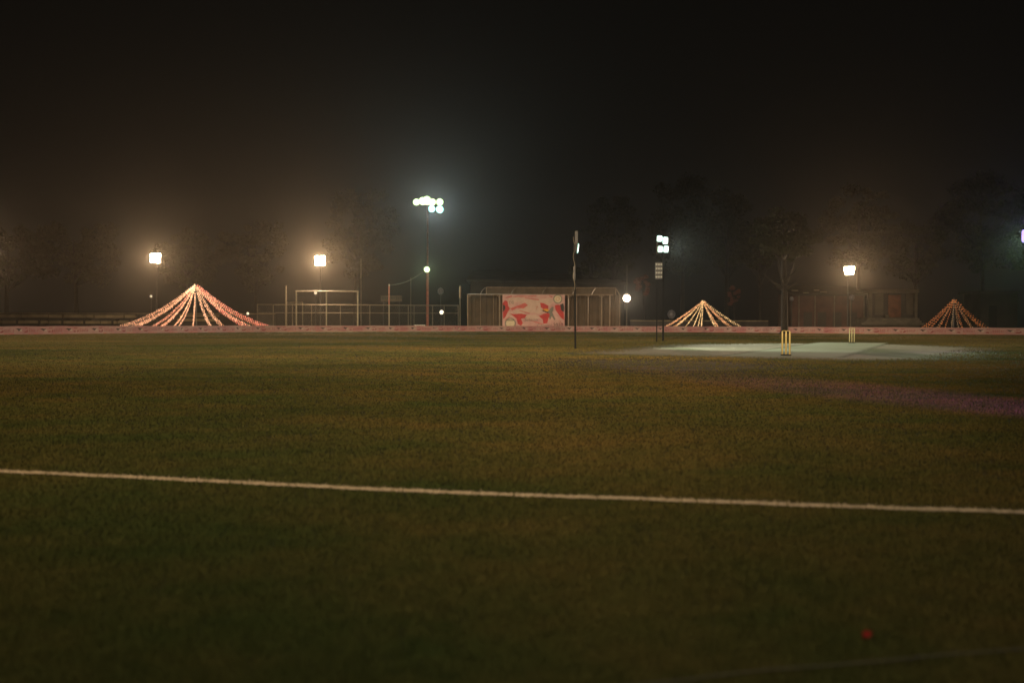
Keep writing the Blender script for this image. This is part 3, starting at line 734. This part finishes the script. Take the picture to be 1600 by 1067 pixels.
q = at(672, 318, D_-.9); spot('lamp_light', q, (0, 30, 0), WB*.27, (.84, 1, .86), 165, .6, .4, th)
q = at(684, 327, D_-.9); spot('lamp_light', q, (3, 30, 0), WB*.26, (.60, .85, 1), 165, .6, .4, th)
q = at(667, 421, D_-.9); spot('lamp_light', q, (0, 30, 0), WB*.12, (.7, 1, .6), 165, .6, .2, th)
# cable from the mast lamp to the slim pole
m = MB(); a = at(664, 423, D_-.3); c = at(608, 446, 109)
m.tube([a.lerp(c, k/10)-Vector((0, 0, .35*math.sin(math.pi*k/10))) for k in range(11)], .012, 5)
tag(m.build('overhead_cable', M['rail']), 'thin cable sagging from the red mast to the slim pale pole', 'cable')

# pitch-side portable poles
def guy(mb, x, y, z, r=.7):
    for k in range(3):
        t = 2*math.pi*k/3+.4; mb.tube([(x+math.cos(t)*r, y+math.sin(t)*r, 0), (x, y, z)], .012, 5)
pb = ground(899, 545); D_ = pb.y; PG = 'portable floodlight poles by the pitch'
th = thing('pitch_floodlight', (pb.x, pb.y, 0), 'slim dark floodlight pole with one cyan lamp seen edge-on, left of the pitch', 'floodlight', PG)
zt = hz(898, 362, D_)
m = MB(); m.tube([(pb.x, D_, 0), (pb.x-.02, D_, 1.9), (pb.x-.03, D_, zt)], [.034, .032, .026], 8); m.build('pole', M['black'], th)
m = MB(); pts = [(pb.x-.06+.035*math.sin(k*1.1), D_-.04, 2.1+k*.12) for k in range(int((zt-2.1)/.12))]; m.tube(pts, .012, 5); m.build('cable', M['rail'], th)
m = MB(); m.box((pb.x+.02, D_, zt-.22), (.09, .30, .46)); m.box((pb.x-.04, D_, zt-1.5), (.05, .2, .5)); m.build('bracket', M['dark'], th)
tgt = Vector((13, 40.5, 0)); q = at(902.5, 388, D_)
f = Vector((1, -.10, -.12)); lamp_head(th, q, q+f, .42, .36, M['coolglass'], .14)
spot('lamp_light', q+Vector((.2, -.02, 0)), (14, 39, 0), 2600, COOL, 80, .8, .12, th)
pb = ground(1036, 533); D_ = pb.y
th = thing('pitch_floodlight', (pb.x, pb.y, 0), 'slim floodlight pole with two bright rows of cyan-white lamps at the pitch corner', 'floodlight', PG)
m = MB(); m.tube([(pb.x, D_, 0), (pb.x, D_, hz(1036, 374, D_))], [.05, .04], 8); m.build('pole', M['black'], th)
m = MB(); m.tube([at(1027, 372, D_), at(1027, 397, D_)], .03, 6); m.tube([at(1026, 383, D_), at(1045, 383, D_)], .025, 6); m.tube([at(1045, 372, D_), at(1045, 394, D_)], .025, 6); m.build('bracket', M['dark'], th)
for px, py, wd, hg in ((1030.5, 373, .33, .32), (1039.5, 376, .32, .38), (1031.5, 389.5, .30, .33), (1040.5, 389.5, .30, .35)):
    q = at(px, py, D_-.15); lamp_head(th, q, q+Vector((.45, -1, -.12)), wd, hg, M['coolglass'], .12)
q = at(1037, 381, D_-.4); spot('lamp_light', q+Vector((.3, 0, 0)), (15, 42, 0), 4800, (.78, 1, .90), 95, .9, .2, th)
pb = ground(1026, 534); D_ = pb.y
th = thing('pitch_floodlight', (pb.x, pb.y, 0), 'unlit lamp panel on a slim pole just left of the bright pitch floodlight', 'floodlight', PG)
m = MB(); m.tube([(pb.x, D_, 0), (pb.x, D_, hz(1027, 412, D_))], .03, 8); m.build('pole', M['black'], th)
a = at(1024, 436, D_-.1); c = at(1035, 410, D_-.1); m = MB(); m.box(((a.x+c.x)/2, D_-.08, (a.z+c.z)/2), (c.x-a.x, .08, c.z-a.z)); m.build('panel', M['dark'], th)
for i in range(3):
    for j in range(4):
        q = Vector((a.x+(c.x-a.x)*(i+.5)/3, D_-.13, a.z+(c.z-a.z)*(j+.5)/4)); m = MB(); m.disc(q, (0, 1, 0), .045, .03, 12); m.disc(q-Vector((0, .018, 0)), (0, 1, 0), .022, .02, 8); m.build('lamp', M['reflector'], th)
# violet lamp at the right edge
D_ = 40; q = at(1603, 369, D_); th = thing('pitch_floodlight', (q.x+.1, D_+.1, 0), 'violet lamp on a pole cut by the right edge of the picture', 'floodlight', PG)
m = MB(); m.tube([(q.x+.15, D_+.15, 0), (q.x+.15, D_+.15, q.z+.3)], .035, 8); m.build('pole', M['dark'], th)
lamp_head(th, q, q+Vector((-.5, -1, -.2)), .30, .50, M['violetglass'], .12)
spot('lamp_light', q+Vector((-.15, -.3, 0)), (7.5, 20, 0), 900, (.38, .25, 1.0), 90, 1.0, .1, th)
spot('lamp_light', q+Vector((-.25, -.1, 0)), (15.0, 29, 0), 2400, (.50, 1, .42), 50, 1.0, .1, th)  # added green light on the violet head, greening the turf beside the pitch

# small lamps
def small_lamp(px, py, D, r, mt, label, kind_post=True):
    c = at(px, py, D); th = thing('lamp_post', (c.x, D+.08, 0), label, 'lamp')
    m = MB(); m.tube([(c.x, D+.08, 0), (c.x, D+.08, c.z+.05)], .035, 8); m.build('pole', M['dark'], th)
    m = MB(); m.ball(c, r, 0, (1, 1, 1.1)); m.build('globe', mt, th, True)
    m = MB(); m.tube([(c.x, c.y, c.z-r*1.25), (c.x, c.y, c.z-r*.8)], r*.5, 8); m.build('fitting', M['dark'], th)
small_lamp(690, 488, 114, .20, M['smallglow'], 'small lit globe lamp right of the mast near the ground')
small_lamp(688.5, 455, 118, .34, M['dimglow'], 'dim grey globe lamp above the small lit one')
small_lamp(493, 457.5, 108.5, .15, M['tinyglow'], 'tiny bright lamp hanging at the goal crossbar height')
small_lamp(236, 463, 110, .13, M['tinyglow'], 'tiny lamp below the square floodlight at left')
small_lamp(387, 490, 108, .13, M['tinyglow'], 'tiny lamp beyond the red strings of the largest light tent')
small_lamp(1049, 491, 112, .42, M['dimglow'], 'pale round globe lamp left of the golden light tent')
small_lamp(1237, 467, 108, .22, M['dimglow'], 'faint small lamp right of the near tree trunk')
small_lamp(1331, 465, 107, .26, M['dimglow'], 'faint small lamp under the right-hand floodlight')

# ------------------------------------------------------------------ buildings
D_ = 128; hb = thing('hall', (xs(850, D_), D_, 0), 'large dark hall with a shallow roof behind the tent', 'building')
xa, xb = xs(735, D_), xs(975, D_); ze = hz(850, 437, D_); zr = hz(850, 419, D_)
m = MB(); m.box(((xa+xb)/2, D_+5, ze/2), (xb-xa, 10, ze)); m.build('wall', M['darkwall'], hb)
m = MB(); e = .5
m.add([(xa-e, D_-.6, ze), (xb+e, D_-.6, ze-.4), (xb-4, D_+5, zr-.6), (xa+.3, D_+5, zr), (xa-e, D_+10.6, ze), (xb+e, D_+10.6, ze-.4),
       (xa-e, D_-.6, ze-.2), (xb+e, D_-.6, ze-.6), (xb+e, D_+10.6, ze-.6), (xa-e, D_+10.6, ze-.2)],
      [(0, 1, 2, 3), (3, 2, 5, 4), (0, 3, 4), (1, 5, 2), (6, 7, 1, 0), (9, 6, 0, 4), (7, 8, 5, 1), (8, 9, 4, 5), (9, 8, 7, 6)]); m.build('roof', M['roof'], hb)
for k in range(5):
    x = xa+2.2+k*(xb-xa-4.4)/4; w_ = MB(); w_.box((x, D_-.02, 3.4), (1.5, .08, 1.6)); fr = w_.build('window', M['rail'], hb)
    w_ = MB(); w_.box((x, D_-.075, 3.4), (1.3, .03, 1.4)); w_.build('pane', M['opening'], fr)

D_ = 106; sh = thing('stage_building', (xs(1395, D_), D_, 0), 'small plastered stage with pillars and a red back panel at right', 'building')
def bx(parent, name, x0, x1, y0, y1, D, dep, mt):
    a = at(x0, y1, D); c = at(x1, y0, D); m = MB(); m.box(((a.x+c.x)/2, D+dep/2, (a.z+c.z)/2), (c.x-a.x, dep, c.z-a.z)); return m.build(name, mt, parent)
bx(sh, 'back_wall', 1357, 1433, 458, 497, D_+2.6, .3, M['darkwall'])
bx(sh, 'roof_slab', 1355, 1436, 452, 457, D_-.3, 3.5, M['plaster'])
for x0, x1 in ((1357.5, 1363), (1429.5, 1434)): bx(sh, 'pillar', x0, x1, 457, 498, D_, .4, M['plaster'])
for x0, x1 in ((1367, 1380.5), (1416, 1427)): bx(sh, 'side_panel', x0, x1, 459, 492, D_+1.6, .1, M['plaster'])
bx(sh, 'back_panel', 1388, 1408, 461, 496, D_+1.2, .1, M['redpanel'])
bx(sh, 'pedestal', 1383, 1389, 492, 496, D_+.5, .5, M['plaster'])
for k in range(3): bx(sh, 'step', 1355-k*4, 1436+k*4, 497.5+k*3.4, 501+k*3.4, D_-1.0-k*.5, .5+k*.01, M['concrete'])
bx(sh, 'platform', 1354, 1437, 497, 516, D_-.45, 3.3, M['concrete'])

D_ = 112; ls = thing('shed', (xs(1293, D_), D_, 0), 'long low reddish building behind the right-hand floodlight pole', 'building')
xa, xb = xs(1238, D_), xs(1349, D_); ze = hz(1290, 458, D_)
m = MB(); m.box(((xa+xb)/2, D_+3, ze/2), (xb-xa, 6, ze)); m.build('wall', M['redwall'], ls)
m = MB(); m.add([(xa-.4, D_-1, ze-.15), (xb+.4, D_-1, ze-.15), (xb+.4, D_+6.4, ze+1.0), (xa-.4, D_+6.4, ze+1.0), (xa-.4, D_-1, ze-.3), (xb+.4, D_-1, ze-.3), (xb+.4, D_+6.4, ze+.85), (xa-.4, D_+6.4, ze+.85)],
    [(0, 1, 2, 3), (7, 6, 5, 4), (4, 5, 1, 0), (5, 6, 2, 1), (6, 7, 3, 2), (7, 4, 0, 3)]); m.build('roof', M['roof'], ls)
rr = random.Random(5)
for x0, x1, yy in ((1237, 1247, 454), (1255, 1264, 457.5), (1272, 1280, 453.5), (1282, 1292, 456.2)):
    m = MB(); a = at(x0, yy, D_-1.1); c = at(x1, yy, D_-1.1); m.box(((a.x+c.x)/2, D_-1.1, a.z), (c.x-a.x, .05, .09)); m.build('eave_board', M['white_post'], ls)
for px in (1262, 1284, 1308, 1332):
    m = MB(); x = xs(px, D_); m.box((x, D_-.02, 1.05), (.9, .06, 2.1)); m.build('door', M['darkwall'], ls)
for px in (1245, 1270, 1300, 1325, 1346):
    m = MB(); x = xs(px, D_); m.tube([(x, D_-.8, 0), (x, D_-.8, ze-.3)], .05, 6); m.build('post', M['rail'], ls)
D_ = 108; ks = thing('kiosk', (xs(1560, D_), D_, 0), 'very dark boxy kiosk beside the dim orange light tent', 'building')
bx(ks, 'wall', 1532, 1590, 458, 516, D_, 4, M['darkwall']); bx(ks, 'door', 1545, 1558, 478, 516, D_-.06, .05, M['opening']); bx(ks, 'roof_slab', 1529, 1593, 455, 458, D_-.4, 5, M['roof'])
# low wall behind the banner at centre right
D_ = 114; lw = MB(); xa, xb = xs(985, D_), xs(1200, D_); lw.box(((xa+xb)/2, D_, hz(1090, 502, D_)/2), (xb-xa, .25, hz(1090, 502, D_)))
lwt = thing('low_wall', ((xa+xb)/2, D_, 0), 'low dark wall behind the golden light tent', 'wall'); lw.build('wall', M['darkwall'], lwt)
m = MB(); m.box(((xa+xb)/2, D_, hz(1090, 501.2, D_)), (xb-xa, .35, .1)); m.build('coping', M['bench'], lwt)
D_ = 120; rw = thing('compound_wall', (xs(200, D_), D_, 0), 'long low compound wall in the dark behind the seating at left', 'wall')
m = MB(); xa, xb = xs(-120, D_), xs(430, D_); m.box(((xa+xb)/2, D_, .9), (xb-xa, .25, 1.8)); m.build('wall', M['darkwall'], rw)
m = MB(); m.box(((xa+xb)/2, D_, 1.84), (xb-xa, .34, .08)); m.build('coping', M['bench'], rw)

# ------------------------------------------------------------------ trees
def tree(px, ytop, D, wpx, label, crown_h=.62, leafm='leaf', seed=0, dens=1.0, name='tree', tr=.28, base_flare=1.5, squash=1.0):
    rng = np.random.default_rng(seed); x = xs(px, D); H = hz(px, ytop, D); Wd = wpx/F_PX*D/2
    th = thing(name, (x, D, 0), label, 'tree', 'trees round the far side of the field')
    cz = H*(1-crown_h/2); ch = H*crown_h/2
    t = MB(); zt = cz+ch*.3; lean = rng.normal(0, .3, 2)
    t.tube([(x, D, 0), (x, D, .25), (x+lean[0]*.2, D+lean[1]*.2, zt*.4), (x+lean[0]*.7, D+lean[1]*.5, zt*.75), (x+lean[0], D+lean[1], zt)], [tr*base_flare, tr*1.05, tr*.85, tr*.6, tr*.2], 9)
    for k in range(8):
        a = 2*math.pi*k/8+rng.uniform(-.3, .3); z0 = zt*rng.uniform(.42, .75); rr_ = Wd*rng.uniform(.45, .8)
        p0 = Vector((x+lean[0]*z0/zt, D+lean[1]*z0/zt, z0)); p2 = Vector((x+math.cos(a)*rr_, D+math.sin(a)*rr_, min(z0+ch*rng.uniform(.4, 1.0), H*.92)))
        pm = p0.lerp(p2, .5)+Vector((0, 0, -.1*rr_)); t.tube([p0, pm, p2], [tr*.38, tr*.24, tr*.07], 6)
    t.build('trunk', M['bark'], th, True)
    nc = int(70*dens); d = rng.normal(size=(nc, 3)); d /= np.linalg.norm(d, axis=1)[:, None]
    rad = rng.uniform(.35, 1.0, nc)**.6; cen = d*rad[:, None]*np.array([Wd, Wd*.9, ch])+np.array([x+lean[0]*.6, D+lean[1]*.6, cz])
    nl = 120; cs = np.repeat(cen, nl, 0); cr = np.repeat(rng.uniform(.10, .26, nc)*max(Wd, ch), nl)
    o = rng.normal(size=(nc*nl, 3)); o /= np.linalg.norm(o, axis=1)[:, None]; o *= (rng.random(nc*nl)**.5)[:, None]; o[:, 2] *= .7*squash
    c = cs+o*cr[:, None]; c[:, 2] = np.maximum(c[:, 2], H*(1-crown_h)*.85)
    n = len(c); s = rng.uniform(.10, .26, n)*(Wd/4)**.3; a = rng.normal(size=(n, 3)); a /= np.linalg.norm(a, axis=1)[:, None]
    b_ = np.cross(a, rng.normal(size=(n, 3))); b_ /= np.linalg.norm(b_, axis=1)[:, None]
    V = np.stack([c-a*s[:, None], c+b_*s[:, None]*.5, c+a*s[:, None], c-b_*s[:, None]*.5], 1).reshape(-1, 3)
    np_mesh('crown', V, np.arange(4*n).reshape(-1, 4), M[leafm], th)
    return th
tree(1066, 268, 128, 110, 'tallest rounded tree behind the bright pitch floodlight', .66, 'leafb', 1, 1.2)
tree(1135, 300, 132, 110, 'broad dark tree above the golden light tent', .6, 'leaf', 2)
tree(955, 305, 130, 90, 'narrow feathery tree above the right end of the tent', .62, 'leaf', 3, .8)
tree(1188, 345, 118, 70, 'slim tree with a straight pale trunk right of the golden light tent', .45, 'leaf', 4, .7, tr=.16)
tree(1226, 330, 91, 110, 'near tree whose flared trunk rises behind the near stumps', .42, 'leaf', 5, .8, tr=.30, base_flare=1.9)
tree(1340, 285, 130, 120, 'wide tree behind the right-hand warm floodlight', .62, 'leafb', 6)
tree(1430, 335, 134, 100, 'dark tree behind the small stage building', .62, 'leaf', 7)
tree(1535, 250, 124, 130, 'tall dark tree above the dim orange light tent', .66, 'leaf', 8, 1.1)
tree(1625, 275, 118, 110, 'dark tree cut by the right edge of the picture', .66, 'leaf', 9)
tree(120, 335, 128, 150, 'broad dim tree behind the seating at left', .62, 'leafb', 10)
tree(10, 350, 126, 120, 'dim tree cut by the left edge of the picture', .62, 'leaf', 11)
tree(400, 345, 132, 120, 'dim rounded tree between the two warm left floodlights', .62, 'leafb', 12)
tree(555, 290, 136, 130, 'tall dim tree right of the brightest warm floodlight', .64, 'leafb', 13)
tree(290, 360, 136, 110, 'faint tree behind the largest light tent', .62, 'leaf', 14)
tree(1008, 424, 114, 26, 'small tree with dry reddish leaves left of the pitch floodlights', .40, 'redleaf', 15, .25, tr=.07)
tree(1148, 446, 114, 24, 'small reddish drooping tree right of the golden light tent', .42, 'redleaf', 16, .25, tr=.07)
tree(920, 380, 132, 60, 'short bushy tree peeping over the tent roof', .6, 'leafb', 17, .6)

# ------------------------------------------------------------------ haze
hm = bpy.data.materials.new('haze'); hm.use_nodes = True; nt = hm.node_tree
nt.nodes.remove(nt.nodes['Principled BSDF']); pv = nt.nodes.new('ShaderNodeVolumePrincipled')
pv.inputs['Color'].default_value = (.93, .88, .82, 1); pv.inputs['Density'].default_value = .00013; pv.inputs['Anisotropy'].default_value = .88
nt.links.new(pv.outputs[0], nt.nodes['Material Output'].inputs['Volume'])
hm.cycles.volume_sampling = 'EQUIANGULAR'
h = MB(); h.box((0, 65, 10.9), (230, 270, 23.8)); tag(h.build('haze', hm), kind='stuff')
